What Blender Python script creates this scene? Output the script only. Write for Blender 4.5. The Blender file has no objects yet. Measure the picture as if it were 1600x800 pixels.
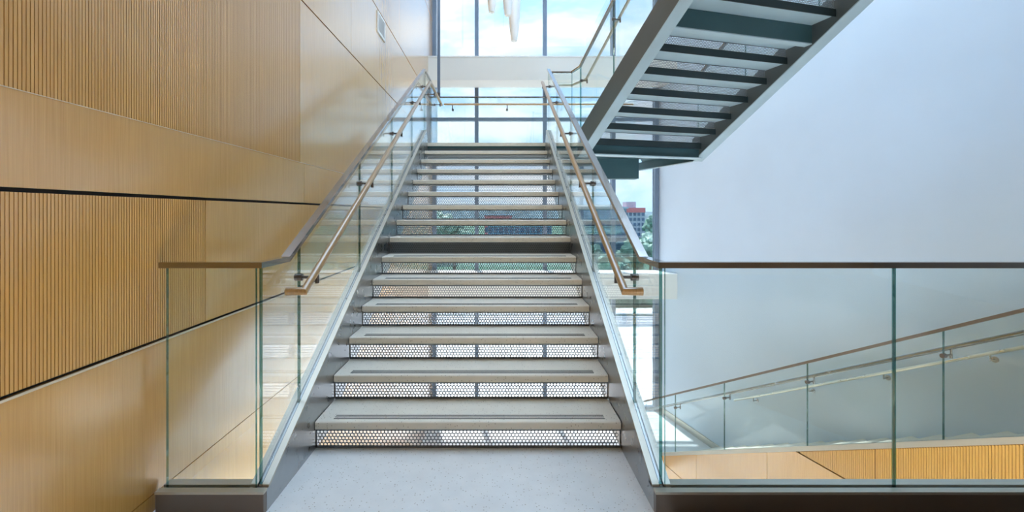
import bpy, math, random
from mathutils import Vector, Matrix, noise as mnoise

random.seed(7)
scene = bpy.context.scene
COL = scene.collection

# ------------------------------------------------------------------ camera
# photograph measured as a one-point view: focal 700 px, principal point (778, 333) of 1600x800
H = 1.411
cam_d = bpy.data.cameras.new('camera')
cam_d.sensor_width = 36.0
cam_d.lens = 36.0 * 700 / 1600
cam_d.shift_x = (800 - 778) / 1600
cam_d.shift_y = (333 - 400) / 1600
cam_d.clip_start = 0.05
cam_d.clip_end = 3000
cam = bpy.data.objects.new('camera', cam_d)
COL.objects.link(cam)
cam.location = (0, 0, H)
cam.rotation_euler = (math.radians(90), 0, 0)
scene.camera = cam

# ------------------------------------------------------------------ world
world = bpy.data.worlds.new('sky')
scene.world = world
world.use_nodes = True
nt = world.node_tree
nt.nodes.clear()
wo = nt.nodes.new('ShaderNodeOutputWorld')
bg = nt.nodes.new('ShaderNodeBackground')
tc = nt.nodes.new('ShaderNodeTexCoord')
mp = nt.nodes.new('ShaderNodeMapping')
mp.inputs['Scale'].default_value = (1.0, 1.0, 3.2)
mp.inputs['Location'].default_value = (0.35, 0.2, 0.1)
nz = nt.nodes.new('ShaderNodeTexNoise')
nz.inputs['Scale'].default_value = 3.4
nz.inputs['Detail'].default_value = 7
nz.inputs['Roughness'].default_value = 0.58
nz.inputs['Distortion'].default_value = 0.35
cr = nt.nodes.new('ShaderNodeValToRGB')
cr.color_ramp.elements[0].position = 0.44
cr.color_ramp.elements[0].color = (0, 0, 0, 1)
cr.color_ramp.elements[1].position = 0.62
cr.color_ramp.elements[1].color = (1, 1, 1, 1)
sep = nt.nodes.new('ShaderNodeSeparateXYZ')
gr = nt.nodes.new('ShaderNodeValToRGB')
gr.color_ramp.elements[0].position = 0.0
gr.color_ramp.elements[0].color = (0.52, 0.77, 1.0, 1)
gr.color_ramp.elements[1].position = 0.55
gr.color_ramp.elements[1].color = (0.36, 0.63, 1.0, 1)
mx = nt.nodes.new('ShaderNodeMix')
mx.data_type = 'RGBA'
mx.inputs['B'].default_value = (0.88, 0.95, 1.0, 1)
nt.links.new(tc.outputs['Generated'], mp.inputs['Vector'])
nt.links.new(mp.outputs['Vector'], nz.inputs['Vector'])
nt.links.new(nz.outputs['Fac'], cr.inputs['Fac'])
nt.links.new(tc.outputs['Generated'], sep.inputs['Vector'])
nt.links.new(sep.outputs['Z'], gr.inputs['Fac'])
nt.links.new(gr.outputs['Color'], mx.inputs['A'])
nt.links.new(cr.outputs['Color'], mx.inputs['Factor'])
nt.links.new(mx.outputs['Result'], bg.inputs['Color'])
bg.inputs['Strength'].default_value = 4.6
nt.links.new(bg.outputs['Background'], wo.inputs['Surface'])

# ------------------------------------------------------------------ sun
sun_d = bpy.data.lights.new('sun', 'SUN')
sun_d.energy = 22.0
sun_d.angle = math.radians(1.5)
sun_d.color = (1.0, 0.985, 0.96)
sun = bpy.data.objects.new('sun', sun_d)
COL.objects.link(sun)
SAZ = math.radians(12.0)          # light travels towards the camera and to the right
SEL = math.radians(60)
sdir = Vector((math.sin(SAZ) * math.cos(SEL), -math.cos(SAZ) * math.cos(SEL), -math.sin(SEL)))
sun.rotation_euler = sdir.to_track_quat('-Z', 'Y').to_euler()

# ------------------------------------------------------------------ exposure / render options
vs = scene.view_settings
scene.display_settings.display_device = 'sRGB'
vs.view_transform = 'Standard'
vs.look = 'None'
vs.gamma = 1
vs.use_curve_mapping = False
vs.exposure = 0.70
cy = scene.cycles
cy.use_denoising = True
cy.max_bounces = 10
cy.diffuse_bounces = 4
cy.glossy_bounces = 5
cy.transparent_max_bounces = 40
cy.sample_clamp_indirect = 6

# ------------------------------------------------------------------ material helpers
MATS = {}


def new_mat(name):
    m = bpy.data.materials.new(name)
    m.use_nodes = True
    b = m.node_tree.nodes['Principled BSDF']
    MATS[name] = m
    return m, m.node_tree, b


def coords(t, scale, kind='Object'):
    c = t.nodes.new('ShaderNodeTexCoord')
    g = t.nodes.new('ShaderNodeMapping')
    g.inputs['Scale'].default_value = scale
    t.links.new(c.outputs[kind], g.inputs['Vector'])
    return g.outputs['Vector']


def world_coords(t, scale):
    c = t.nodes.new('ShaderNodeNewGeometry')
    g = t.nodes.new('ShaderNodeMapping')
    g.inputs['Scale'].default_value = scale
    t.links.new(c.outputs['Position'], g.inputs['Vector'])
    return g.outputs['Vector']


def noise_node(t, vec, scale, detail=4, rough=0.5):
    n = t.nodes.new('ShaderNodeTexNoise')
    n.inputs['Scale'].default_value = scale
    n.inputs['Detail'].default_value = detail
    n.inputs['Roughness'].default_value = rough
    t.links.new(vec, n.inputs['Vector'])
    return n.outputs['Fac']


def ramp(t, fac, stops):
    r = t.nodes.new('ShaderNodeValToRGB')
    e = r.color_ramp.elements
    while len(e) < len(stops):
        e.new(0.5)
    for i, (p, c) in enumerate(stops):
        e[i].position = p
        e[i].color = (*c, 1)
    t.links.new(fac, r.inputs['Fac'])
    return r.outputs['Color']


def mixc(t, fac, a, b, mode='MIX'):
    m = t.nodes.new('ShaderNodeMix')
    m.data_type = 'RGBA'
    m.blend_type = mode
    for key, v in (('A', a), ('B', b)):
        if isinstance(v, tuple):
            m.inputs[key].default_value = (*v, 1)
        else:
            t.links.new(v, m.inputs[key])
    if isinstance(fac, float):
        m.inputs['Factor'].default_value = fac
    else:
        t.links.new(fac, m.inputs['Factor'])
    return m.outputs['Result']


def plain(name, col, rough=0.5, metal=0.0, var=0.06, scale=6.0, coat=0.0, bump=0.0, stretch=(1, 1, 1)):
    m, t, b = new_mat(name)
    v = world_coords(t, stretch)
    n = noise_node(t, v, scale, 5)
    c2 = tuple(max(0, x * (1 - var * 2)) for x in col)
    c1 = tuple(min(1, x * (1 + var)) for x in col)
    t.links.new(ramp(t, n, [(0.3, c2), (0.7, c1)]), b.inputs['Base Color'])
    b.inputs['Roughness'].default_value = rough
    b.inputs['Metallic'].default_value = metal
    b.inputs['Coat Weight'].default_value = coat
    b.inputs['Coat Roughness'].default_value = 0.15
    if bump:
        bp = t.nodes.new('ShaderNodeBump')
        bp.inputs['Strength'].default_value = bump
        bp.inputs['Distance'].default_value = 0.002
        t.links.new(n, bp.inputs['Height'])
        t.links.new(bp.outputs['Normal'], b.inputs['Normal'])
    return m


def wood(name, dark, light, rough=0.42, spec=0.5, coat=0.0):
    m, t, b = new_mat(name)
    fine = noise_node(t, world_coords(t, (60, 60, 1.1)), 3.0, 5, 0.6)
    broad = noise_node(t, world_coords(t, (3.2, 3.2, 0.12)), 1.6, 3, 0.5)
    c = ramp(t, fine, [(0.30, dark), (0.72, light)])
    c = mixc(t, ramp(t, broad, [(0.35, (0, 0, 0)), (0.7, (0.42, 0.42, 0.42))]), c, tuple(x * 0.86 for x in light))
    t.links.new(c, b.inputs['Base Color'])
    b.inputs['Roughness'].default_value = rough
    b.inputs['Specular IOR Level'].default_value = spec
    b.inputs['Coat Weight'].default_value = coat
    b.inputs['Coat Roughness'].default_value = 0.19
    b.inputs['Coat IOR'].default_value = 2.05
    return m


def terrazzo(name, base, dark):
    m, t, b = new_mat(name)
    v = world_coords(t, (1, 1, 1))
    vo = t.nodes.new('ShaderNodeTexVoronoi')
    vo.inputs['Scale'].default_value = 75
    t.links.new(v, vo.inputs['Vector'])
    chip = ramp(t, vo.outputs['Distance'], [(0.16, (1, 1, 1)), (0.28, (0, 0, 0))])
    sel = t.nodes.new('ShaderNodeSeparateColor')
    t.links.new(vo.outputs['Color'], sel.inputs['Color'])
    gate = ramp(t, sel.outputs['Red'], [(0.66, (0, 0, 0)), (0.70, (1, 1, 1))])
    mask = mixc(t, 1.0, chip, gate, 'MULTIPLY')
    cloud = noise_node(t, v, 9, 4)
    body = ramp(t, cloud, [(0.3, tuple(x * 0.93 for x in base)), (0.7, base)])
    t.links.new(mixc(t, mask, body, dark), b.inputs['Base Color'])
    b.inputs['Roughness'].default_value = 0.36
    return m


def glass(name, tint, reflect=0.04, gain=0.96, glossy=(1, 1, 1)):
    m = bpy.data.materials.new(name)
    m.use_nodes = True
    t = m.node_tree
    t.nodes.clear()
    out = t.nodes.new('ShaderNodeOutputMaterial')
    tr = t.nodes.new('ShaderNodeBsdfTransparent')
    tr.inputs['Color'].default_value = (*tint, 1)
    gl = t.nodes.new('ShaderNodeBsdfGlossy')
    gl.inputs['Roughness'].default_value = 0.0
    gl.inputs['Color'].default_value = (*glossy, 1)
    lw = t.nodes.new('ShaderNodeLayerWeight')
    lw.inputs['Blend'].default_value = 0.5
    pw = t.nodes.new('ShaderNodeMath')
    pw.operation = 'POWER'
    pw.inputs[1].default_value = 5
    ma = t.nodes.new('ShaderNodeMath')
    ma.operation = 'MULTIPLY_ADD'
    ma.inputs[1].default_value = gain
    ma.inputs[2].default_value = reflect
    mix = t.nodes.new('ShaderNodeMixShader')
    t.links.new(lw.outputs['Facing'], pw.inputs[0])
    t.links.new(pw.outputs[0], ma.inputs[0])
    t.links.new(ma.outputs[0], mix.inputs['Fac'])
    t.links.new(tr.outputs[0], mix.inputs[1])
    t.links.new(gl.outputs[0], mix.inputs[2])
    t.links.new(mix.outputs[0], out.inputs['Surface'])
    MATS[name] = m
    return m


def brushed(name, col, rough, aniso_scale=(1, 1, 1)):
    m, t, b = new_mat(name)
    n = noise_node(t, world_coords(t, aniso_scale), 14, 4)
    t.links.new(ramp(t, n, [(0.3, tuple(x * 0.88 for x in col)), (0.7, col)]), b.inputs['Base Color'])
    b.inputs['Metallic'].default_value = 1.0
    t.links.new(ramp(t, n, [(0.3, (rough * 0.85,) * 3), (0.7, (rough * 1.15,) * 3)]), b.inputs['Roughness'])
    return m


wood('oak_panel', (0.61, 0.288, 0.056), (0.78, 0.41, 0.096), rough=0.24, spec=0.9, coat=1.0)
wood('oak_rib', (0.61, 0.288, 0.056), (0.78, 0.41, 0.096), rough=0.28, spec=0.9, coat=0.6)
wood('oak_rail', (0.36, 0.19, 0.060), (0.52, 0.30, 0.11), rough=0.28, spec=0.6, coat=0.4)
plain('reveal_black', (0.012, 0.011, 0.010), 0.6)
plain('groove_brown', (0.30, 0.15, 0.045), 0.6)
plain('trim_light', (0.72, 0.58, 0.40), 0.4)
plain('white_paint', (0.655, 0.765, 0.875), 0.55, var=0.02, scale=0.8)
plain('beige_panel', (0.84, 0.82, 0.76), 0.5, var=0.02, scale=0.7)
plain('sill_white', (0.88, 0.88, 0.86), 0.5, var=0.01)
terrazzo('terrazzo', (0.87, 0.795, 0.665), (0.44, 0.36, 0.26))
terrazzo('terrazzo_floor', (0.87, 0.845, 0.80), (0.50, 0.43, 0.34))
plain('abrasive_strip', (0.035, 0.035, 0.04), 0.8)
plain('steel_lit', (0.50, 0.64, 0.68), 0.42, metal=0.0, var=0.04, scale=3)  # light copy for flanges and undersides, lit tone painted in
plain('steel_bar_shaded', (0.028, 0.045, 0.048), 0.4, var=0.06, scale=2)  # dark copy for the bars, shade painted into the colour
plain('steel_web_shaded', (0.105, 0.125, 0.13), 0.35, var=0.06, scale=2)  # stringer sides in the same steel, darkened as painted shade
plain('steel_teal_shaded', (0.055, 0.125, 0.14), 0.4, var=0.06, scale=2)  # beam faces in that steel, backlit shade painted in
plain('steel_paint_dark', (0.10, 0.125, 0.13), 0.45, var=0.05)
plain('riser_steel', (0.20, 0.22, 0.24), 0.38, metal=0.3, var=0.05)
brushed('stainless', (0.47, 0.48, 0.49), 0.30, (1, 1, 1))
plain('stainless_bright', (0.62, 0.57, 0.48), 0.38, metal=0.65, var=0.02, scale=1)
brushed('cap_bronze', (0.34, 0.315, 0.30), 0.24, (0.3, 0.3, 0.3)).node_tree.nodes['Principled BSDF'].inputs['Coat Weight'].default_value = 1.0
plain('curb_bronze', (0.20, 0.155, 0.125), 0.28, metal=0.4, var=0.05, scale=2)
brushed('brass_pale', (0.86, 0.80, 0.68), 0.28, (0.3, 0.3, 0.3))
plain('bracket_steel', (0.16, 0.14, 0.13), 0.3, metal=0.9)
plain('mullion', (0.15, 0.20, 0.27), 0.4, metal=0.2, var=0.03)
plain('joint_dark', (0.015, 0.05, 0.045), 0.25)
glass('guard_glass', (0.948, 0.990, 0.992), 0.04, 0.96)
glass('glass_edge', (0.14, 0.34, 0.32), 0.12, 0.85)
glass('window_glass', (0.415, 0.42, 0.425), 0.03, 0.9)  # tint added to dim daylight so the sky keeps its colour
plain('carpet', (0.035, 0.032, 0.028), 0.95, var=0.3, scale=160, bump=0.4)
plain('lower_floor', (0.90, 0.89, 0.87), 0.35, var=0.03, scale=2)
plain('lamp_white', (0.90, 0.88, 0.84), 0.45, var=0.01)
plain('plaza', (0.80, 0.80, 0.79), 0.8, var=0.06, scale=0.35)
plain('road', (0.32, 0.35, 0.38), 0.85, var=0.06, scale=0.5)
plain('hedge', (0.035, 0.16, 0.10), 0.8, var=0.3, scale=1.2)
plain('tree_hazy', (0.26, 0.42, 0.34), 0.8, var=0.35, scale=0.9)  # paled and blued, distance haze painted into the green
plain('tree_hazy_light', (0.38, 0.54, 0.46), 0.8, var=0.3, scale=0.9)  # lighter foliage, haze painted in as well
plain('bark', (0.12, 0.09, 0.07), 0.9)
plain('facade_blue', (0.22, 0.44, 0.62), 0.35, var=0.12, scale=0.2)
plain('facade_band', (0.40, 0.52, 0.62), 0.6, var=0.05)
plain('facade_grey', (0.46, 0.50, 0.60), 0.7, var=0.05)
plain('facade_red', (0.72, 0.22, 0.24), 0.6, var=0.08)
plain('facade_glass', (0.06, 0.14, 0.26), 0.15, var=0.15, scale=0.3)
plain('hill_green', (0.20, 0.30, 0.34), 0.95, var=0.25, scale=0.05)

# ------------------------------------------------------------------ geometry helpers


def mesh_obj(name, verts, faces, mat, parent=None, idx=None, smooth=False):
    me = bpy.data.meshes.new(name)
    me.from_pydata([tuple(v) for v in verts], [], faces)
    mats = mat if isinstance(mat, (list, tuple)) else [mat]
    for x in mats:
        me.materials.append(MATS[x])
    if idx:
        me.polygons.foreach_set('material_index', idx)
    if smooth:
        me.polygons.foreach_set('use_smooth', [True] * len(me.polygons))
    me.update()
    o = bpy.data.objects.new(name, me)
    COL.objects.link(o)
    if parent:
        o.parent = parent
    return o


def fix_normals(o):
    import bmesh
    bm = bmesh.new()
    bm.from_mesh(o.data)
    bmesh.ops.recalc_face_normals(bm, faces=bm.faces)
    bm.to_mesh(o.data)
    bm.free()
    return o


def empty(name, label, cat, group=None, kind=None, loc=(0, 0, 0)):
    o = bpy.data.objects.new(name, None)
    COL.objects.link(o)
    o.empty_display_size = 0.1
    o.location = (0, 0, 0)
    if label:
        o['label'] = label
    if cat:
        o['category'] = cat
    if group:
        o['group'] = group
    if kind:
        o['kind'] = kind
    return o


def tag(o, label, cat=None, group=None, kind=None):
    o['label'] = label
    if cat:
        o['category'] = cat
    if group:
        o['group'] = group
    if kind:
        o['kind'] = kind
    return o


class MB:
    """collects shapes for ONE mesh object"""

    def __init__(self):
        self.v, self.f, self.i = [], [], []

    def add(self, verts, faces, mi=0):
        b = len(self.v)
        self.v += [tuple(x) for x in verts]
        self.f += [tuple(b + k for k in fc) for fc in faces]
        self.i += [mi] * len(faces)
        return self

    def box(self, x0, x1, y0, y1, z0, z1, mi=0):
        v = [(x0, y0, z0), (x1, y0, z0), (x1, y1, z0), (x0, y1, z0),
             (x0, y0, z1), (x1, y0, z1), (x1, y1, z1), (x0, y1, z1)]
        return self.add(v, BOXF, mi)

    def extrude(self, pts, vec, mi=0, side=None):
        n = len(pts)
        vec = Vector(vec)
        v = [Vector(p) for p in pts] + [Vector(p) + vec for p in pts]
        self.add(v, [tuple(range(n)), tuple(range(2 * n - 1, n - 1, -1))], mi)
        b = len(self.v) - 2 * n
        for k in range(n):
            j = (k + 1) % n
            self.f.append((b + k, b + n + k, b + n + j, b + j))
            self.i.append(mi if side is None else side)
        return self

    def sweep(self, path, prof, mi=0, closed=True):
        """profile (side, up) swept along path, mitred; up stays near Z"""
        P = [Vector(p) for p in path]
        n, m = len(P), len(prof)
        rings = []
        for k in range(n):
            a = (P[k] - P[k - 1]).normalized() if k > 0 else (P[1] - P[0]).normalized()
            b = (P[k + 1] - P[k]).normalized() if k < n - 1 else a
            t = (a + b).normalized()
            up = Vector((0, 0, 1))
            sa = a.cross(up)
            sb = b.cross(up)
            if sa.length < 1e-4:
                sa = sb
            if sb.length < 1e-4:
                sb = sa
            sa.normalize()
            sb.normalize()
            s = (sa + sb).normalized()
            ks = 1 / max(0.35, s.dot(sa))
            u = s.cross(t).normalized()
            ku = 1 / max(0.4, math.sqrt(max(0.0, 1 - (a.angle(b) / 2 if a.angle(b) < 3 else 0) ** 2 * 0))) if False else 1.0
            rings.append([P[k] + s * (q[0] * ks) + u * q[1] * ku for q in prof])
        base = len(self.v)
        for r in rings:
            self.v += [tuple(x) for x in r]
        for k in range(n - 1):
            for q in range(m):
                w = (q + 1) % m
                self.f.append((base + k * m + q, base + k * m + w, base + (k + 1) * m + w, base + (k + 1) * m + q))
                self.i.append(mi)
        self.f.append(tuple(base + q for q in range(m - 1, -1, -1)))
        self.f.append(tuple(base + (n - 1) * m + q for q in range(m)))
        self.i += [mi, mi]
        return self

    def tube(self, path, r, sides=12, mi=0):
        return self.sweep(path, [(r * math.cos(2 * math.pi * k / sides), r * math.sin(2 * math.pi * k / sides)) for k in range(sides)], mi)

    def cyl(self, a, b, r0, r1=None, sides=14, mi=0):
        r1 = r0 if r1 is None else r1
        a, b = Vector(a), Vector(b)
        d = (b - a).normalized()
        x = d.orthogonal().normalized()
        y = d.cross(x)
        base = len(self.v)
        for p, r in ((a, r0), (b, r1)):
            for k in range(sides):
                an = 2 * math.pi * k / sides
                self.v.append(tuple(p + x * r * math.cos(an) + y * r * math.sin(an)))
        for k in range(sides):
            j = (k + 1) % sides
            self.f.append((base + k, base + j, base + sides + j, base + sides + k))
            self.i.append(mi)
        self.f.append(tuple(base + k for k in range(sides - 1, -1, -1)))
        self.f.append(tuple(base + sides + k for k in range(sides)))
        self.i += [mi, mi]
        return self

    def lathe(self, cx, cy_, prof, sides=24, mi=0):
        base = len(self.v)
        m = len(prof)
        for r, z in prof:
            for k in range(sides):
                an = 2 * math.pi * k / sides
                self.v.append((cx + r * math.cos(an), cy_ + r * math.sin(an), z))
        for q in range(m - 1):
            for k in range(sides):
                j = (k + 1) % sides
                self.f.append((base + q * sides + k, base + q * sides + j, base + (q + 1) * sides + j, base + (q + 1) * sides + k))
                self.i.append(mi)
        self.f.append(tuple(base + k for k in range(sides - 1, -1, -1)))
        self.f.append(tuple(base + (m - 1) * sides + k for k in range(sides)))
        self.i += [mi, mi]
        return self

    def build(self, name, mat, parent=None, smooth=False, bevel=0.0, fix=True):
        o = mesh_obj(name, self.v, self.f, mat, parent, self.i, False)
        if fix:
            fix_normals(o)
        if smooth:
            o.data.polygons.foreach_set('use_smooth', [True] * len(o.data.polygons))
            try:
                o.data.set_sharp_from_angle(angle=math.radians(40))
            except Exception:
                pass
        if bevel:
            md = o.modifiers.new('bevel', 'BEVEL')
            md.width = bevel
            md.segments = 2
            md.limit_method = 'ANGLE'
        return o


BOXF = [(0, 3, 2, 1), (4, 5, 6, 7), (0, 1, 5, 4), (1, 2, 6, 5), (2, 3, 7, 6), (3, 0, 4, 7)]


def box(name, x0, x1, y0, y1, z0, z1, mat, parent=None, bevel=0.0):
    return MB().box(x0, x1, y0, y1, z0, z1).build(name, mat, parent, bevel=bevel, fix=False)


# the angled wing on the right: s runs towards the camera, n across it
PHI = math.radians(14.94)
CP, SP = math.cos(PHI), math.sin(PHI)


def W(s, n, z):
    return Vector((n * CP + s * SP, n * SP - s * CP, z))


NV = Vector((CP, SP, 0))
SV = Vector((SP, -CP, 0))


def wbox(mb, s0, s1, n0, n1, z0, z1, mi=0):
    v = [W(s0, n0, z0), W(s0, n1, z0), W(s1, n1, z0), W(s1, n0, z0),
         W(s0, n0, z1), W(s0, n1, z1), W(s1, n1, z1), W(s1, n0, z1)]
    return mb.add(v, BOXF, mi)


# ------------------------------------------------------------------ key dimensions
RISE, RUN = 0.167, 0.307
XL, XR = -1.093, 0.737            # clear width of the main flight
Y1 = 2.667                        # first nosing
SLOPE = RISE / RUN
XW = -1.63                        # face of the oak wall
YC = 11.2                         # curtain wall
YS = 10.47                        # front of the spandrels
NW = 6.75                         # white wall
ZL = 15 * RISE                    # half landing 2.505
ZB = -21 * RISE                   # lower landing
TOP = 9.0


def nosz(y):
    return RISE + SLOPE * (y - Y1)


# ================================================================== SETTING
# ---- oak wall
wl = box('wall_left', XW - 0.30, XW - 0.022, -6, YC + 0.1, ZB - 0.2, TOP, 'reveal_black')
tag(wl, 'tall oak panelled wall with black reveals along the left side', kind='structure')


def panel(y0, y1, z0, z1, gap=0.002):
    return box('wood_panel', XW - 0.022, XW, y0 + gap, y1 - gap, z0, z1, 'oak_panel', wl)


rows = [
    (ZB, 0.078, [-5, -1, 1.2, 4.4, 7.6, YC]),
    (0.083, 0.793, [-5, -1, 4.88, 8.1, YC]),
    (0.808, 1.482, [-5, -1, 2.497, 5.3, 8.3, YC]),
    (1.498, 1.8285, [-5, -1, 3.766, 7.0, YC]),
    (1.8315, 3.173, [-5, -1, 3.69, 6.04, 8.6, YC]),
    (3.187, 4.172, [-5, 1.5, 4.98, 6.17, 8.8, YC]),
    (4.188, 6.172, [-5, 4.2, 7.41, 9.3, YC]),
    (6.188, TOP, [-5, 3.0, 6.5, YC]),
]
for z0, z1, sp in rows:
    for a, b in zip(sp, sp[1:]):
        if (z0 == 0.808 and b <= 2.5) or (z0 == 1.8315 and b <= 3.7):
            # fluted panel: slats standing on a darker ground
            p = box('fluted_panel', XW - 0.022, XW - 0.010, a + 0.002, b - 0.002, z0, z1, 'groove_brown', wl)
            mb = MB()
            pitch = 0.0139
            k = 0
            y = b - 0.003 - pitch
            while y > max(a, -0.6):
                mb.box(XW - 0.010, XW, y + 0.0030, y + pitch, z0, z1)
                y -= pitch
            o = mb.build('slats', 'oak_rib', p, fix=False)
            o['kind'] = 'stuff'
        else:
            panel(a, b, z0, z1)
# thin pale edge under the big fluted panel and on top of the lowest panel
box('edge_strip', XW - 0.004, XW + 0.002, -1, YC, 1.8285, 1.8315, 'trim_light', wl)
box('edge_strip', XW - 0.004, XW + 0.003, -1, YC, 0.787, 0.795, 'trim_light', wl)

# ---- white wall of the angled wing
mb = MB()
wbox(mb, -9.85, 9.0, NW, NW + 0.25, ZB - 1.0, TOP)
wr = mb.build('wall_right', 'white_paint')
tag(wr, 'plain white wall on the right behind both angled stairs', kind='structure')
mb = MB()
wbox(mb, -9.80, -7.4, NW - 0.02, NW, ZB, ZB + 0.14)
tag(mb.build('baseboard_right', 'stainless_bright'), 'metal skirting at the foot of the white wall', kind='structure')

# ---- unseen roof pieces and back wall, added to shape the light
cl = box('ceiling_added', -2.2, 9.0, 6.6, YC + 0.3, TOP, TOP + 0.3, 'white_paint')  # added to keep sun off the stair
tag(cl, 'unseen white roof piece added over the landing to block sun', kind='structure')
cl = box('ceiling_added', -5.0, 9.0, -6.3, 2.0, TOP, TOP + 0.3, 'white_paint')  # added to cut sky light on camera-facing surfaces
tag(cl, 'unseen white roof piece added over the lobby to cut frontal light', kind='structure')
cl = box('ceiling_added', 4.0, 9.0, 2.0, 6.6, TOP, TOP + 0.3, 'white_paint')  # added to darken the white wall
tag(cl, 'unseen white roof strip added beside the rooflight to dim the right wall', kind='structure')
wb = box('wall_back_added', -5.0, 10.5, -6.3, -6.0, -0.3, TOP, 'oak_panel')  # added to block and warm the light from behind
tag(wb, 'unseen oak wall added behind the viewpoint to block sky light', kind='structure')

# ---- floors
mb = MB()
mb.extrude([(-5.0, -6.1, -0.32), ((NW + 6.1 * SP) / CP, -6.1, -0.32), ((NW - 2.2 * SP) / CP, 2.2, -0.32), (-5.0, 2.2, -0.32)], (0, 0, 0.316))
fl = mb.build('floor', 'carpet')
tag(fl, 'dark carpeted lobby floor with pale terrazzo at the stair foot', kind='structure')
box('terrazzo_slab', -1.63, XR + 0.10, 0.6, 2.20, -0.02, 0.0, 'terrazzo_floor', fl)
box('terrazzo_slab', XL - 0.02, XR + 0.02, 2.20, 2.72, -0.02, 0.0, 'terrazzo_floor', fl)
box('slab_edge', XL - 0.02, XR + 0.02, 2.20, 2.72, -0.16, -0.02, 'steel_paint_dark', fl)
mb = MB()
xw2 = (NW - 2.2 * SP) / CP
mb.extrude([(XW, 2.0, ZB), (xw2, 2.0, ZB), (W(-9.8, NW, 0).x, YC, ZB), (XW, YC, ZB)], (0, 0, -0.25))
lf = mb.build('floor_lower', 'lower_floor')
tag(lf, 'bright pale floor of the level below by the window', kind='structure')

# ---- curtain wall
XR_C = W(-9.8, NW, 0).x
win = empty('window_1', 'tall curtain wall of tinted glass with slim blue grey mullions', None, kind='structure')
MX = [XW + 0.05, -0.53, 1.17, 2.87, XR_C - 0.06]
ZT = [ZB + 0.06, -0.66, -0.30, 3.75, 4.80, TOP - 0.06]
for x in MX:
    w = 0.045
    box('mullion', x - w, x + w, YC - 0.10, YC + 0.08, ZB, TOP, 'mullion', win)
for z in ZT:
    h = 0.04
    for a, b in zip(MX, MX[1:]):
        box('transom', a + 0.045, b - 0.045, YC - 0.06, YC + 0.06, z - h, z + h, 'mullion', win)
for a, b in zip(MX, MX[1:]):
    for z0, z1 in zip(ZT, ZT[1:]):
        box('pane', a + 0.045, b - 0.045, YC - 0.012, YC + 0.012, z0 + 0.03, z1 - 0.03, 'window_glass', win)


def spandrel(name, z0, z1, label):
    xr = lambda y: (NW - y * SP) / CP
    mb = MB()
    mb.extrude([(XW, YS, z0), (xr(YS), YS, z0), (xr(YC - 0.1), YC - 0.1, z0), (XW, YC - 0.1, z0)], (0, 0, z1 - z0 - 0.03))
    o = mb.build(name, 'beige_panel')
    tag(o, label, kind='structure')
    mb = MB()
    mb.extrude([(XW, YS - 0.015, z1 - 0.03), (xr(YS), YS - 0.015, z1 - 0.03), (xr(YC - 0.1), YC - 0.1, z1 - 0.03), (XW, YC - 0.1, z1 - 0.03)], (0, 0, 0.03))
    mb.build('sill', 'sill_white', o)


spandrel('trim_1', 4.52, 5.08, 'beige spandrel band between the upper and middle windows')
spandrel('trim_2', -0.60, 0.0, 'beige spandrel band with white sill at floor level by the window')

# ================================================================== PERFORATED RISER MESH (shared)
RH = RISE - 0.05                  # visible height of a riser


def perforated_mesh(width, height, name):
    """thin steel sheet with round holes; local x across, z up, y thickness 3 mm"""
    p, r, t = 0.0215, 0.0087, 0.003
    ry = p * math.sqrt(3) / 2
    mb = MB()
    nr = int((height - 0.010) / ry)
    z00 = (height - (nr - 1) * ry) / 2
    hexr = p / math.sqrt(3)
    x00 = 0.013
    for j in range(nr):
        zc = z00 + j * ry
        x = x00 + (p / 2 if j % 2 else 0)
        while x < width - 0.013 + 1e-6:
            vo, vi = [], []
            for q in range(12):
                an = 2 * math.pi * q / 12 + math.pi / 6
                # outer: hexagon corners and edge midpoints
                rad = hexr if q % 2 == 0 else hexr * math.cos(math.pi / 6)
                an2 = an + math.pi / 3 * 0
                vo.append((x + rad * math.cos(an2), zc + rad * math.sin(an2)))
                vi.append((x + r * math.cos(an), zc + r * math.sin(an)))
            V = [(a, 0, b) for a, b in vo] + [(a, 0, b) for a, b in vi] + [(a, t, b) for a, b in vi] + [(a, t, b) for a, b in vo]
            F = []
            for q in range(12):
                w = (q + 1) % 12
                F.append((q, w, 12 + w, 12 + q))
                F.append((12 + q, 12 + w, 24 + w, 24 + q))
                F.append((24 + q, 24 + w, 36 + w, 36 + q))
            mb.add(V, F)
            x += p
    # solid margins
    t1 = t + 0.0004
    mb.box(0, 0.006, -0.0004, t1, 0, height)
    mb.box(width - 0.006, width, -0.0004, t1, 0, height)
    zb = z00 - hexr * 0.55
    mb.box(0.006, width - 0.006, -0.0004, t1, 0, max(0.002, zb))
    mb.box(0.006, width - 0.006, -0.0004, t1, height - max(0.002, zb), height)
    me = bpy.data.meshes.new(name)
    me.from_pydata(mb.v, [], mb.f)
    me.materials.append(MATS['riser_steel'])
    me.update()
    return me


RISER_ME = perforated_mesh(XR - XL, RH, 'perforated_riser')


def riser(parent, loc, rz=0.0):
    o = bpy.data.objects.new('perforated_riser', RISER_ME)
    COL.objects.link(o)
    o.parent = parent
    o.location = loc
    o.rotation_euler = (0, 0, rz)
    return o


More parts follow.
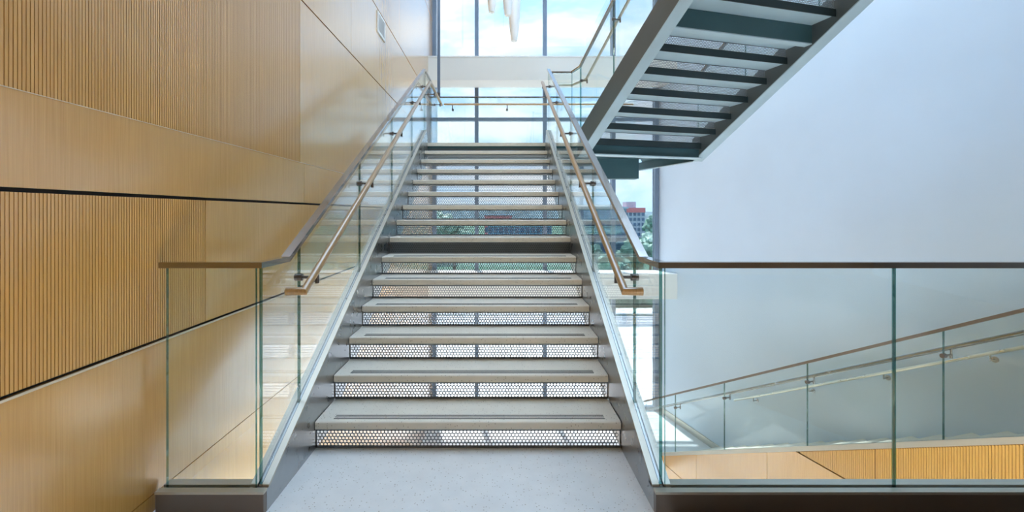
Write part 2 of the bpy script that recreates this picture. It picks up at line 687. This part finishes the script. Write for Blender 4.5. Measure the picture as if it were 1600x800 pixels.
# ================================================================== MAIN STAIR
st = empty('staircase', 'wide terrazzo stair with perforated steel risers rising straight ahead', 'staircase')
for k in range(1, 16):
    y = Y1 + RUN * (k - 1)
    riser(st, (XL, y + 0.026, RISE * (k - 1)))
    if k == 15:
        continue
    z = RISE * k
    mb = MB()
    prof = [(y + 0.012, z - 0.05), (y, z - 0.040), (y, z - 0.006), (y + 0.006, z), (y + RUN + 0.026, z), (y + RUN + 0.026, z - 0.05)]
    mb.extrude([(XL + 0.004, a, b) for a, b in prof], (XR - XL - 0.008, 0, 0))
    tr = mb.build('tread', 'terrazzo', st)
    for q in range(3):
        yy = y + 0.040 + 0.022 * q
        box('abrasive_strip', XL + 0.10, XR - 0.09, yy, yy + 0.009, z - 0.001, z + 0.0012, 'abrasive_strip', tr)
    # steel tray below the slab
    box('tray', XL + 0.002, XR - 0.002, y + 0.030, y + RUN + 0.022, z - 0.058, z - 0.05, 'steel_paint_dark', tr)
y7 = Y1 + 6 * RUN
box('cross_beam', XL, XR, y7 + 0.06, y7 + 0.14, 6 * RISE - 0.09, 7 * RISE - 0.06, 'steel_paint_dark', st)

SHO = 0.232                       # shoe top above the nosing line
SB = -0.30
YE = 6.86                         # upper end of the shoe


def stringer(x0, x1):
    pts = [(2.12, 0.001), (2.12, 0.105), (2.145, 0.105)]
    pts += [(YE, nosz(YE) + SHO - 0.015), (YE + 0.10, ZL + 0.02), (YE + 0.10, 2.28), (6.62, nosz(6.62) + SB), (2.92, 0.001)]
    mb = MB()
    mb.extrude([(x0, a, b) for a, b in pts], (x1 - x0, 0, 0))
    s = mb.build('stringer', 'stainless', st)
    # two pale cover strips with the glass slot between them
    mid = (x0 + x1) / 2
    for a, b in ((x0, mid - 0.011), (mid + 0.011, x1)):
        mb = MB()
        p0, p1 = (2.14, nosz(2.14) + SHO - 0.015), (YE, nosz(YE) + SHO - 0.015)
        mb.extrude([(a, p0[0], p0[1]), (a, p1[0], p1[1]), (a, p1[0], p1[1] + 0.018), (a, p0[0], p0[1] + 0.018)], (b - a, 0, 0))
        mb.build('cover_strip', 'stainless_bright', s)
    for a, b in ((mid - 0.011, mid - 0.0085), (mid + 0.0085, mid + 0.011)):
        mb = MB()
        mb.extrude([(a, p0[0], p0[1]), (a, p1[0], p1[1]), (a, p1[0], p1[1] + 0.0165), (a, p0[0], p0[1] + 0.0165)], (b - a, 0, 0))
        mb.build('gasket', 'reveal_black', s)
    return s


stringer(XL - 0.088, XL)
stringer(XR, XR + 0.088)

# ================================================================== HALF LANDING
ld = empty('stair_landing', 'half landing slab joining the straight stair and the angled upper stair', 'landing')
S0 = -5.996                       # foot of the upper flight
c0 = W(S0 - 0.17, 2.90, 0)
c1 = W(S0 - 0.17, 5.09, 0)
c2 = W(-7.9, 5.09, 0)
poly = [(XL - 0.088, 6.985), (c0.x, 6.985), (c0.x, c0.y), (c1.x, c1.y), (c2.x, c2.y), (c2.x - 0.2, 8.42), (XL - 0.088, 8.42)]
mb = MB()
yk = Y1 + 14 * RUN
mb.extrude([(XL, yk, ZL), (XR, yk, ZL), (XR, 6.985, ZL), (XL, 6.985, ZL)], (0, 0, -0.05))
mb.build('nosing', 'terrazzo', ld)
mb = MB()
mb.extrude([(x, y, ZL - 0.05) for x, y in poly], (0, 0, 0.05))
mb.build('top_slab', 'terrazzo', ld)
mb = MB()
mb.extrude([(x, y, ZL - 0.085) for x, y in poly], (0, 0, 0.035))
mb.build('deck', 'steel_teal_shaded', ld)
mb = MB()
wbox(mb, -8.5, S0 - 0.17, 5.04, 5.085, 2.272, ZL - 0.085)
eb = mb.build('side_beam', 'steel_teal_shaded', ld)
mb = MB()
wbox(mb, -8.5, S0 - 0.17, 5.02, 5.087, 2.260, 2.272)
mb.build('flange', 'steel_lit', eb)
box('edge_beam', XL, XR, 7.00, 7.06, ZL - 0.235, ZL - 0.05, 'steel_paint_dark', ld)
box('drop_beam', 0.95, 2.61, 8.30, 8.55, 2.05, ZL - 0.085, 'steel_teal_shaded', ld)
mb = MB()
wbox(mb, S0 - 0.16, S0 - 0.06, 3.04, 4.92, 2.285, 2.42)
fc = mb.build('foot_channel', 'steel_teal_shaded', ld)
mb = MB()
wbox(mb, S0 - 0.16, S0 + 0.02, 3.04, 4.92, 2.270, 2.285)
mb.build('flange', 'steel_lit', fc)

# ================================================================== UPPER STAIR
us = empty('upper_staircase', 'steel stair seen from below rising over the right side', 'staircase')


def ubot(s):
    return 2.4276 - 0.06 + SLOPE * (s - S0)


for n0, n1 in ((2.90, 3.04), (4.925, 5.09)):
    sa, sb = -6.22, -1.35
    pts = [(sa, ubot(sa) + 0.02), (sa, ubot(sa) + 0.36), (sb, ubot(sb) + 0.37), (sb, ubot(sb)), (sa + 0.03, ubot(sa + 0.03))]
    mb = MB()
    mb.extrude([W(s, n0, z) for s, z in pts], NV * (n1 - n0))
    sg = mb.build('stringer', 'steel_web_shaded', us, bevel=0.003)
    mb = MB()
    pts = [(sa + 0.03, ubot(sa + 0.03)), (sb, ubot(sb)), (sb, ubot(sb) - 0.014), (sa + 0.03, ubot(sa + 0.03) - 0.014)]
    mb.extrude([W(s, n0 - 0.002, z) for s, z in pts], NV * (n1 - n0 + 0.004))
    mb.build('flange', 'steel_lit', sg)
NU0, NU1 = 3.045, 4.92
for j in range(0, 15):
    sr = S0 + RUN * j
    zt = ZL + RISE * j
    if j < 15:
        o = riser(us, W(sr - 0.005, NU0 + 0.022, zt), PHI)
    if j == 0:
        mb = MB()
        wbox(mb, sr - 0.012, sr, NU0, NU1, zt - 0.085, zt + 0.008)
        mb.build('angle_bar', 'steel_bar_shaded', us)
        continue
    if j > 14:
        continue
    mb = MB()
    wbox(mb, sr - RUN - 0.03, sr - 0.012, NU0, NU1, zt - 0.055, zt)
    tr = mb.build('tread', 'steel_lit', us)
    mb = MB()
    wbox(mb, sr - RUN - 0.03, sr - 0.012, NU0 + 0.01, NU1 - 0.01, zt, zt + 0.02)
    mb.build('tread_slab', 'terrazzo', tr)
    mb = MB()
    wbox(mb, sr - 0.011, sr, NU0, NU1, zt - 0.075, zt + 0.008)
    mb.build('angle_bar', 'steel_bar_shaded', tr)
    if j == 6:
        mb = MB()
        wbox(mb, sr + 0.003, sr + 0.020, NU0, NU1, zt - 0.10, zt + RISE - 0.058)
        fb = mb.build('cross_beam', 'steel_teal_shaded', us)
        mb = MB()
        wbox(mb, sr - 0.075, sr + 0.022, NU0, NU1, zt - 0.112, zt - 0.10)
        mb.build('flange', 'steel_lit', fb)

# ================================================================== GLASS BALUSTRADES
GT = 0.016


def glass_panel(parent, pts, vec):
    mb = MB()
    mb.extrude(pts, vec, 0, 1)
    return mb.build('glass_panel', ['guard_glass', 'glass_edge'], parent)


CAPP = [(-0.024, -0.014), (0.024, -0.014), (0.024, 0.014), (-0.024, 0.014)]
ZCAP = 1.165


def zcap(y):
    return max(ZCAP, ZCAP + SLOPE * (y - 2.40))


def bracket(parent, glass_pt, rail_pt, out):
    """disc clamp on the glass, arm, and saddle below the rail"""
    g, r = Vector(glass_pt), Vector(rail_pt)
    o = Vector(out).normalized()
    mb = MB()
    mb.cyl(g - o * 0.020, g + o * 0.020, 0.021)
    mb.cyl(g + o * 0.02, Vector((r.x, r.y, g.z)) + o * 0.006, 0.009)
    low = Vector((r.x, r.y, g.z))
    mb.cyl(low - Vector((0, 0, 0.012)), r - Vector((0, 0, 0.018)), 0.0085)
    mb.cyl(low - Vector((0, 0, 0.034)), low + Vector((0, 0, 0.012)), 0.011)
    return mb.build('bracket', 'bracket_steel', parent, smooth=True)


def main_balustrade(sgn, label, xg, xend, fronts):
    """front run along x, then up the stair; sgn -1 left, +1 right"""
    b = empty('glass_balustrade', label, 'balustrade', 'frameless glass balustrades')
    yg = 2.135
    # curb with the glass shoe
    x0, x1 = sorted((xend, xg - sgn * 0.043))
    cb = box('curb', x0, x1, yg - 0.045, yg + 0.055, 0.0, 0.098, 'curb_bronze', b, bevel=0.003)
    for a, c in ((yg - 0.047, yg - 0.011), (yg + 0.011, yg + 0.057)):
        box('cover_strip', x0 - 0.001, x1 + 0.001, a, c, 0.098, 0.110, 'stainless_bright', cb)
    # front panes
    for a, c in fronts:
        p, q = sorted((a, c))
        glass_panel(b, [(p + 0.002, yg - GT / 2, 0.10), (q - 0.002, yg - GT / 2, 0.10), (q - 0.002, yg - GT / 2, ZCAP - 0.01), (p + 0.002, yg - GT / 2, ZCAP - 0.01)], (0, GT, 0))
    # panes up the flight
    ys = [yg + 0.012, 2.56, 3.68, 4.80, 5.92, 6.93]
    for a, c in zip(ys, ys[1:]):
        a2, c2_ = a + 0.003, c - 0.003
        lo = lambda y: max(0.10, nosz(y) + SHO - 0.02)
        pts = [(a2, lo(a2))]
        if a2 < 2.14 < c2_:
            pts.append((2.14, lo(2.14)))
        pts += [(c2_, lo(c2_)), (c2_, zcap(c2_) - 0.008)]
        if a2 < 2.40 < c2_:
            pts.append((2.40, ZCAP - 0.008))
        pts.append((a2, zcap(a2) - 0.008))
        glass_panel(b, [(xg - GT / 2, y, z) for y, z in pts], (GT, 0, 0))
    # cap rail
    path = [(xend, yg, ZCAP), (xg, yg, ZCAP), (xg, 2.40, ZCAP), (xg, 6.93, zcap(6.93))]
    if sgn < 0:
        path += [(xg, 8.36, zcap(6.93) - 0.02)]
    MB().sweep(path, CAPP).build('cap_rail', 'cap_bronze', b)
    # landing return
    zc = zcap(6.93)
    if sgn < 0:
        for a, c in ((6.96, 7.66), (7.67, 8.35)):
            glass_panel(b, [(xg - GT / 2, a, ZL), (xg - GT / 2, c, ZL), (xg - GT / 2, c, zc - 0.02), (xg - GT / 2, a, zc - 0.01)], (GT, 0, 0))
    # oak handrail
    xr = xg - sgn * 0.105
    yb, zb = 2.385, 0.995
    ye, ze = 6.80, 0.995 + SLOPE * (6.80 - 2.385)
    path = [(xg - sgn * 0.012, yb - 0.004, zb), (xr, yb, zb), (xr, ye, ze)]
    if sgn < 0:
        path += [(xr, 6.95, ze + 0.01), (xr, 8.22, ze)]
    hr = MB().tube(path, 0.0225, 14).build('handrail', 'oak_rail', b, smooth=True)
    for y in (2.56, 3.68, 4.80, 5.92, 6.72):
        zr = zb + SLOPE * (y - yb)
        bracket(hr, (xg, y, zr - 0.045), (xr, y, zr), (-sgn, 0, 0))
    if sgn < 0:
        for y in (7.3, 8.0):
            bracket(hr, (xg, y, ze - 0.05), (xr, y, ze), (-sgn, 0, 0))
    return b


XGL, XGR = XL - 0.044, XR + 0.044
main_balustrade(-1, 'frameless glass balustrade with oak handrail on the left of the straight stair', XGL, -1.60, [(-1.577, XGL - 0.012)])
main_balustrade(+1, 'frameless glass balustrade with oak handrail on the right of the straight stair', XGR, 4.4,
                [(XGR + 0.012, 1.886), (1.888, 3.1), (3.104, 4.38)])

# ---- guard at the back of the landing
b = empty('glass_balustrade', 'low glass guard across the back edge of the half landing', 'balustrade', 'frameless glass balustrades')
for a, c in ((XGL + 0.01, 0.16), (0.17, 1.42), (1.43, 2.55)):
    glass_panel(b, [(a, 8.36, ZL), (c, 8.36, ZL), (c, 8.36, ZL + 1.06), (a, 8.36, ZL + 1.06)], (0, GT, 0))
MB().sweep([(XGL + 0.03, 8.368, ZL + 1.07), (2.55, 8.368, ZL + 1.07)], [(-0.02, -0.010), (0.02, -0.010), (0.02, 0.010), (-0.02, 0.010)]).build('cap_rail', 'cap_bronze', b)
hr = MB().tube([(XGL + 0.14, 8.27, ZL + 0.915), (2.5, 8.27, ZL + 0.915)], 0.018, 14).build('handrail', 'oak_rail', b, smooth=True)
for x in (-0.84, 0.17, 1.18, 2.2):
    bracket(hr, (x, 8.36, ZL + 0.83), (x, 8.27, ZL + 0.915), (0, -1, 0))

# ---- guard of the upper stair (left side) with its level start on the landing
b = empty('glass_balustrade', 'glass guard with slim rail on the left of the angled upper stair', 'balustrade', 'frameless glass balustrades')
NG = 2.95


def ucap(s):
    return 3.629 + SLOPE * (s + 6.23)


pa = Vector((XGR + 0.03, 6.93, 3.585))
pb = Vector((1.135, 6.93, 3.585))
path = [pa, pb, W(-6.23, NG, ucap(-6.23)), W(-1.4, NG, ucap(-1.4))]
MB().sweep(path, [(-0.020, -0.012), (0.020, -0.012), (0.020, 0.012), (-0.020, 0.012)]).build('cap_rail', 'cap_bronze', b)
glass_panel(b, [(pa.x, 6.922, ZL), (pb.x, 6.922, ZL), (pb.x, 6.922, 3.575), (pa.x, 6.922, 3.575)], (0, GT, 0))
q = W(-6.24, NG, 0)
dv = Vector((q.x - pb.x, q.y - 6.93, 0)).normalized()
nv = Vector((-dv.y, dv.x, 0)) * GT
glass_panel(b, [(pb.x + 0.004, 6.922, ZL), (q.x, q.y, ZL), (q.x, q.y, 3.61), (pb.x + 0.004, 6.922, 3.575)], nv)
ss = [-6.22, -5.24, -4.14, -3.04, -1.94]
for a, c in zip(ss, ss[1:]):
    a2, c2_ = a + 0.004, c - 0.004
    glass_panel(b, [W(a2, NG, ubot(a2) + 0.34), W(c2_, NG, ubot(c2_) + 0.34), W(c2_, NG, ucap(c2_) - 0.01), W(a2, NG, ucap(a2) - 0.01)], NV * GT)
hp = [Vector((XGR + 0.05, 7.03, 3.42)), Vector((1.17, 7.03, 3.42)), W(-6.23, NG + 0.1, ucap(-6.23) - 0.185), W(-1.6, NG + 0.1, ucap(-1.6) - 0.185)]
hr = MB().tube(hp, 0.020, 14).build('handrail', 'stainless_bright', b, smooth=True)
for s in (-6.2, -5.24, -4.14, -3.04):
    bracket(hr, W(s, NG + 0.008, ucap(s) - 0.235), W(s, NG + 0.1, ucap(s) - 0.185), NV)

# ---- far guard of the upper stair
b = empty('glass_balustrade', 'glass guard on the far right edge of the angled upper stair', 'balustrade', 'frameless glass balustrades')
for a, c in zip(ss, ss[1:]):
    a2, c2_ = a + 0.004, c - 0.004
    glass_panel(b, [W(a2, 5.03, ubot(a2) + 0.34), W(c2_, 5.03, ubot(c2_) + 0.34), W(c2_, 5.03, ucap(c2_) - 0.01), W(a2, 5.03, ucap(a2) - 0.01)], NV * GT)
MB().sweep([W(-6.22, 5.038, ucap(-6.22)), W(-1.95, 5.038, ucap(-1.95))], CAPP).build('cap_rail', 'cap_bronze', b)

# ================================================================== LOWER STAIR
STOP = -1.50


def lcap(s):
    return 0.322 + SLOPE * (s + 2.975)


def lshoe(s):
    return lcap(s) - 1.05


ls = empty('lower_staircase', 'stair descending beside the white wall behind the right glass guard', 'staircase')
for j in range(1, 21):
    s1 = STOP - RUN * (j - 1)
    mb = MB()
    z = -RISE * j
    mb.extrude([W(s1 + 0.02, 5.16, z - 0.05), W(s1 - RUN, 5.16, z - 0.05), W(s1 - RUN, 5.16, z), W(s1 + 0.02, 5.16, z)], NV * (NW - 5.17))
    mb.build('tread', 'terrazzo', ls)
for j in range(1, 22):
    s1 = STOP - RUN * (j - 1)
    mb = MB()
    wbox(mb, s1 - 0.0, s1 + 0.006, 5.17, NW - 0.01, -RISE * j, -RISE * (j - 1) - 0.05)
    mb.build('riser', 'riser_steel', ls)

# oak clad wall below the lower stair
ww = None
mb = MB()
SA, SBB = -7.85, -1.55
zt0 = lshoe(SA)
mb.extrude([W(SA, 5.09, ZB), W(SBB, 5.09, ZB), W(SBB, 5.09, lshoe(SBB) - 0.04), W(SA, 5.09, lshoe(SA) - 0.04)], NV * 0.06)
ww = mb.build('wall_lower', 'reveal_black')
tag(ww, 'oak clad side wall below the descending stair', kind='structure')


def clip_below(poly, f):
    out = []
    for k in range(len(poly)):
        a, b_ = poly[k], poly[(k + 1) % len(poly)]
        da, db = f(a[0]) - a[1], f(b_[0]) - b_[1]
        if da >= 0:
            out.append(a)
        if da * db < 0:
            t = da / (da - db)
            out.append((a[0] + (b_[0] - a[0]) * t, a[1] + (b_[1] - a[1]) * t))
    return out


lim = lambda s: lshoe(s) - 0.042
for z0, z1, sp, rib in ((ZB, -3.195, [SA, -6.3, -4.91, -3.54, SBB], False),
                        (-3.185, -1.588, [SA, -6.3, -4.91, -3.54, SBB], False),
                        (-1.572, 1.0, [SA, -4.91, -3.54, SBB], True)):
    for a, c in zip(sp, sp[1:]):
        p = clip_below([(a + 0.003, z0), (c - 0.003, z0), (c - 0.003, z1), (a + 0.003, z1)], lim)
        if len(p) < 3:
            continue
        mb = MB()
        if not rib:
            mb.extrude([W(s, 5.07, z) for s, z in p], NV * 0.02)
            mb.build('wood_panel', 'oak_panel', ww)
        else:
            mb.extrude([W(s, 5.08, z) for s, z in p], NV * 0.01)
            fp = mb.build('fluted_panel', 'groove_brown', ww)
            mb = MB()
            s = a + 0.003
            while s + 0.02 < c:
                zz = min(z1, lim(s))
                if zz > z0 + 0.01:
                    wbox(mb, s, s + 0.017, 5.07, 5.08, z0, zz)
                s += 0.0215
            if mb.v:
                o = mb.build('slats', 'oak_rib', fp)
                o['kind'] = 'stuff'

b = empty('glass_balustrade', 'sloping glass guard of the stair going down beside the white wall', 'balustrade', 'frameless glass balustrades')
NL = 5.10
mb = MB()
mb.extrude([W(SA, NL - 0.04, lshoe(SA) - 0.04), W(SBB, NL - 0.04, lshoe(SBB) - 0.04), W(SBB, NL - 0.04, lshoe(SBB) + 0.02), W(SA, NL - 0.04, lshoe(SA) + 0.02)], NV * 0.10)
mb.build('shoe', 'stainless_bright', b)
# joints measured at the glass plane
jl = [SA + 0.05, -6.89, -5.72, -4.35, -2.975, -1.60]
for a, c in zip(jl, jl[1:]):
    a2, c2_ = a + 0.004, c - 0.004
    glass_panel(b, [W(a2, NL, lshoe(a2)), W(c2_, NL, lshoe(c2_)), W(c2_, NL, lcap(c2_) - 0.01), W(a2, NL, lcap(a2) - 0.01)], NV * GT)
MB().sweep([W(SA, NL + 0.008, lcap(SA)), W(SBB, NL + 0.008, lcap(SBB))], CAPP).build('cap_rail', 'curb_bronze', b)
hr = MB().tube([W(SA, NL + 0.11, lcap(SA) - 0.175), W(SBB, NL + 0.11, lcap(SBB) - 0.175)], 0.021, 14).build('handrail', 'cap_bronze', b, smooth=True)
for s in jl[1:-1]:
    bracket(hr, W(s, NL + 0.008, lcap(s) - 0.245), W(s, NL + 0.11, lcap(s) - 0.175), NV)

# wall handrail
b = empty('wall_handrail', 'pale handrail on short brackets fixed to the white wall', 'handrail')


def wh(s):
    return lcap(s) - 0.235


nr_ = NW - 0.085
MB().tube([W(-7.2, nr_, wh(-7.2)), W(-1.4, nr_, wh(-1.4))], 0.021, 14).build('rail', 'brass_pale', b, smooth=True)
for s in (-6.75, -5.65, -4.55, -3.45, -2.35):
    z = wh(s) - 0.075
    mb = MB()
    mb.cyl(W(s, NW, z), W(s, NW - 0.012, z), 0.035)
    mb.cyl(W(s, NW - 0.01, z), W(s, nr_, z), 0.009)
    mb.cyl(W(s, nr_, z - 0.01), W(s, nr_, wh(s) - 0.018), 0.009)
    mb.build('bracket', 'stainless', b, smooth=True)

# ================================================================== SMALL INTERIOR THINGS
# vent grille in the oak wall
v = empty('vent_grille', 'small white air vent grille set in the oak wall', 'vent')
va, vb, vz0, vz1 = 6.04, 6.44, 3.86, 4.15
mb = MB()
mb.box(XW, XW + 0.014, va, vb, vz0, vz0 + 0.03).box(XW, XW + 0.014, va, vb, vz1 - 0.03, vz1)
mb.box(XW, XW + 0.014, va, va + 0.03, vz0 + 0.03, vz1 - 0.03).box(XW, XW + 0.014, vb - 0.03, vb, vz0 + 0.03, vz1 - 0.03)
mb.build('frame', 'lamp_white', v)
box('backing', XW, XW + 0.002, va + 0.03, vb - 0.03, vz0 + 0.03, vz1 - 0.03, 'groove_brown', v)
for k in range(9):
    z = vz0 + 0.042 + k * 0.0245
    mb = MB()
    mb.extrude([(XW + 0.003, va + 0.03, z), (XW + 0.011, va + 0.03, z - 0.008), (XW + 0.011, va + 0.03, z + 0.004), (XW + 0.003, va + 0.03, z + 0.012)], (0, vb - va - 0.06, 0))
    mb.build('slat', 'lamp_white', v)

# hanger rod
h = empty('hanger_rod', 'dark vertical steel hanger rod in front of the left window edge', 'rod')
xh, yh = -1.105, 8.37
box('rod', xh - 0.026, xh + 0.026, yh - 0.02, yh + 0.02, ZL + 1.15, TOP, 'mullion', h)
MB().cyl((xh, yh, ZL + 1.083), (xh, yh, ZL + 1.15), 0.03).build('clamp', 'bracket_steel', h, smooth=True)


def pendant(px, y, ybot, wpx, label, tl):
    x = (px - 778) / 700 * y
    zb = H + (333 - ybot) / 700 * y
    r = wpx / 2 / 700 * y
    p = empty('pendant_lamp', label, 'lamp', 'white tapered pendant lamps')
    prof = [(r * 0.42, zb), (r * 0.47, zb + 0.004), (r * 0.66, zb + tl * 0.16), (r * 0.86, zb + tl * 0.42), (r * 0.98, zb + tl * 0.72), (r, zb + tl * 0.9), (r * 0.96, zb + tl)]
    MB().lathe(x, y, prof, 28).build('shade', 'lamp_white', p, smooth=True)
    MB().cyl((x, y, zb + tl), (x, y, zb + tl + 0.05), r * 0.4, r * 0.12).build('cap', 'stainless_bright', p, smooth=True)
    MB().cyl((x, y, zb + tl + 0.05), (x, y, TOP), 0.006).build('cord', 'bracket_steel', p)


pendant(768.3, 7.6, 19.5, 19, 'white tapered pendant lamp, leftmost and shortest of three', 0.95)
pendant(793.5, 8.0, 24.6, 20, 'white tapered pendant lamp, middle one of three', 0.95)
pendant(803.5, 9.0, 64.5, 19, 'white tapered pendant lamp hanging lowest of the three', 1.0)

# ================================================================== OUTSIDE
ZG = -9.0
g = box('ground', -400, 400, -60.0, 41.0, ZG - 1, ZG, 'plaza')
tag(g, 'bright pale paved plaza outside the window', kind='structure')
g = box('street', -400, 400, 41.0, 46.0, ZG - 1, ZG - 0.1, 'road')
tag(g, 'grey street running across beyond the plaza', kind='structure')
for k in range(5):
    box('lane_line', -60 + k * 24, -48 + k * 24, 43.4, 43.6, ZG - 0.1, ZG - 0.09, 'plaza', g)
g = box('meadow', -600, 600, 46.0, 900, ZG - 1, ZG, 'hedge')
tag(g, 'dark green ground beyond the street', kind='structure')
g = box('pavement', -400, 400, 46.0, 48.6, ZG, ZG + 0.12, 'plaza')
tag(g, 'pale pavement strip on the far side of the street', kind='structure')


def blob(mb, c, r, seed, sub=3):
    import bmesh
    bm = bmesh.new()
    bmesh.ops.create_icosphere(bm, subdivisions=sub, radius=1)
    vs_ = []
    for vv in bm.verts:
        d = vv.co.normalized()
        k = 1 + 0.45 * mnoise.noise(d * 2.3 + Vector((seed, seed * 0.7, 1.3))) + 0.32 * mnoise.noise(d * 5 + Vector((seed, 3, 1))) + 0.2 * mnoise.noise(d * 11 + Vector((seed, 1, 5)))
        vs_.append(Vector(c) + d * (r * k))
    fs = [tuple(x.index for x in f_.verts) for f_ in bm.faces]
    bm.free()
    mb.add(vs_, fs)


def tree(x, y, h, r, label, mat, seed):
    t = empty('tree', label, 'tree', 'trees outside the window')
    MB().cyl((x, y, ZG), (x, y, ZG + h * 0.6), r * 0.09, r * 0.05, 8).build('trunk', 'bark', t)
    mb = MB()
    rnd = random.Random(seed)
    for k in range(9):
        a = rnd.uniform(0, 6.28)
        q = rnd.uniform(0.1, 0.62) * r
        blob(mb, (x + q * math.cos(a), y + q * math.sin(a), ZG + h * rnd.uniform(0.45, 0.88)), r * rnd.uniform(0.35, 0.55), seed + k * 1.7)
    mb.build('crown', mat, t, fix=False, smooth=True)


def at(px, y):
    return (px - 778) / 700 * y


tree(at(1016, 80), 80, 6.6, 2.6, 'pale green tree nearest the white wall, outside the right window', 'tree_hazy_light', 3)
tree(at(996, 72), 72, 6.0, 2.6, 'small dark green tree left of the pale tree outside the window', 'tree_hazy', 11)
tree(at(1022, 150), 150, 9.2, 4.0, 'far green tree beside the red topped tower', 'tree_hazy', 21)
tree(at(958, 66), 66, 4.6, 2.6, 'low dark green tree seen behind the right glass balustrade', 'tree_hazy', 31)
tree(at(925, 70), 70, 5.0, 2.8, 'low green tree seen through the middle of the right balustrade', 'tree_hazy_light', 41)
tree(at(710, 75), 75, 9.0, 3.4, 'green tree seen through the perforated risers near the left mullion', 'tree_hazy', 51)
tree(at(690, 95), 95, 11.5, 4.2, 'taller green tree far behind the left side of the stair', 'tree_hazy_light', 61)
hd = empty('hedge', 'long clipped dark green hedge beyond the street', 'hedge')
mb = MB()
for k in range(40):
    blob(mb, (-20 + k * 1.6, 50.5, ZG + 0.9), 1.15, k * 2.1, 2)
mb.build('foliage', 'hedge', hd, fix=False)

# low blue glass buildings


def office(pa, pb, ytop, yb, label, floors, nwin):
    bl = empty('office_building', label, 'building')
    bx0, bx1 = at(pa, yb), at(pb, yb)
    bz1 = H + (333 - ytop) / 700 * yb
    box('body', bx0, bx1, yb, yb + 18, ZG, bz1, 'facade_blue', bl)
    box('roof_edge', bx0 - 0.4, bx1 + 0.4, yb - 0.5, yb + 18, bz1, bz1 + 0.5, 'facade_band', bl)
    fh = (bz1 - ZG) / floors
    for j in range(floors):
        z0 = ZG + j * fh
        if j:
            box('floor_band', bx0 - 0.1, bx1 + 0.1, yb - 0.25, yb, z0 - 0.25, z0 + 0.25, 'facade_band', bl)
        for k in range(nwin):
            xa = bx0 + (bx1 - bx0) * (k + 0.12) / nwin
            xb_ = bx0 + (bx1 - bx0) * (k + 0.88) / nwin
            box('window', xa, xb_, yb - 0.08, yb, z0 + 0.5, z0 + fh - 0.5, 'facade_glass', bl)


office(762, 862, 352, 110, 'long low blue glass building seen through the middle risers', 3, 12)
office(905, 979, 326, 116, 'blue glass office block behind the right balustrade, left of the tower', 4, 9)

# tower with a red top band
tw = empty('tower_block', 'grey tower block with a red top band and rooftop box', 'building')
yt = 190
tx0, tx1 = at(969, yt), at(1008, yt)
zt1 = H + (333 - 332) / 700 * yt
box('body', tx0, tx1, yt, yt + 12, ZG, zt1, 'facade_grey', tw)
box('top_band', tx0 - 0.1, tx1 + 0.1, yt - 0.2, yt + 12, zt1, zt1 + 2.0, 'facade_red', tw)
box('rooftop_box', at(982, yt), at(997, yt), yt + 3, yt + 9, zt1 + 2.0, zt1 + 4.6, 'facade_grey', tw)
for i in range(6):
    for j in range(5):
        xa = tx0 + (tx1 - tx0) * (i + 0.18) / 6
        xb_ = tx0 + (tx1 - tx0) * (i + 0.82) / 6
        z0 = ZG + 0.7 + j * (zt1 - ZG) / 5
        box('window', xa, xb_, yt - 0.06, yt, z0, z0 + 1.3, 'facade_glass', tw)

# second low block seen through the risers
lb = empty('brick_block', 'small red brick block seen through the upper risers', 'building')
yl = 150
box('body', at(757, yl), at(800, yl), yl, yl + 12, ZG, 0.6, 'facade_red', lb)
box('roof_edge', at(756, yl), at(801, yl), yl - 0.3, yl + 12, 0.6, 1.0, 'facade_band', lb)
for i in range(6):
    for j in range(3):
        xa = at(758 + i * 7, yl)
        box('window', xa, xa + 0.9, yl - 0.06, yl, ZG + 1 + j * 3, ZG + 2.6 + j * 3, 'facade_glass', lb)

# hills
mb = MB()
nh = 80
vv = []
for k in range(nh + 1):
    x = -700 + 1400 * k / nh
    zz = 6 + 6 * mnoise.noise(Vector((x * 0.006, 1.3, 0))) + 2 * mnoise.noise(Vector((x * 0.05, 4, 0)))
    vv.append((x, zz))
mb.v = [(x, 700, ZG) for x, z in vv] + [(x, 720, z) for x, z in vv] + [(x, 860, ZG) for x, z in vv]
m_ = nh + 1
for k in range(nh):
    mb.f.append((k, k + 1, m_ + k + 1, m_ + k))
    mb.f.append((m_ + k, m_ + k + 1, 2 * m_ + k + 1, 2 * m_ + k))
mb.i = [0] * len(mb.f)
hl = mb.build('hills', 'hill_green')
tag(hl, 'distant wooded hills on the horizon', kind='structure')
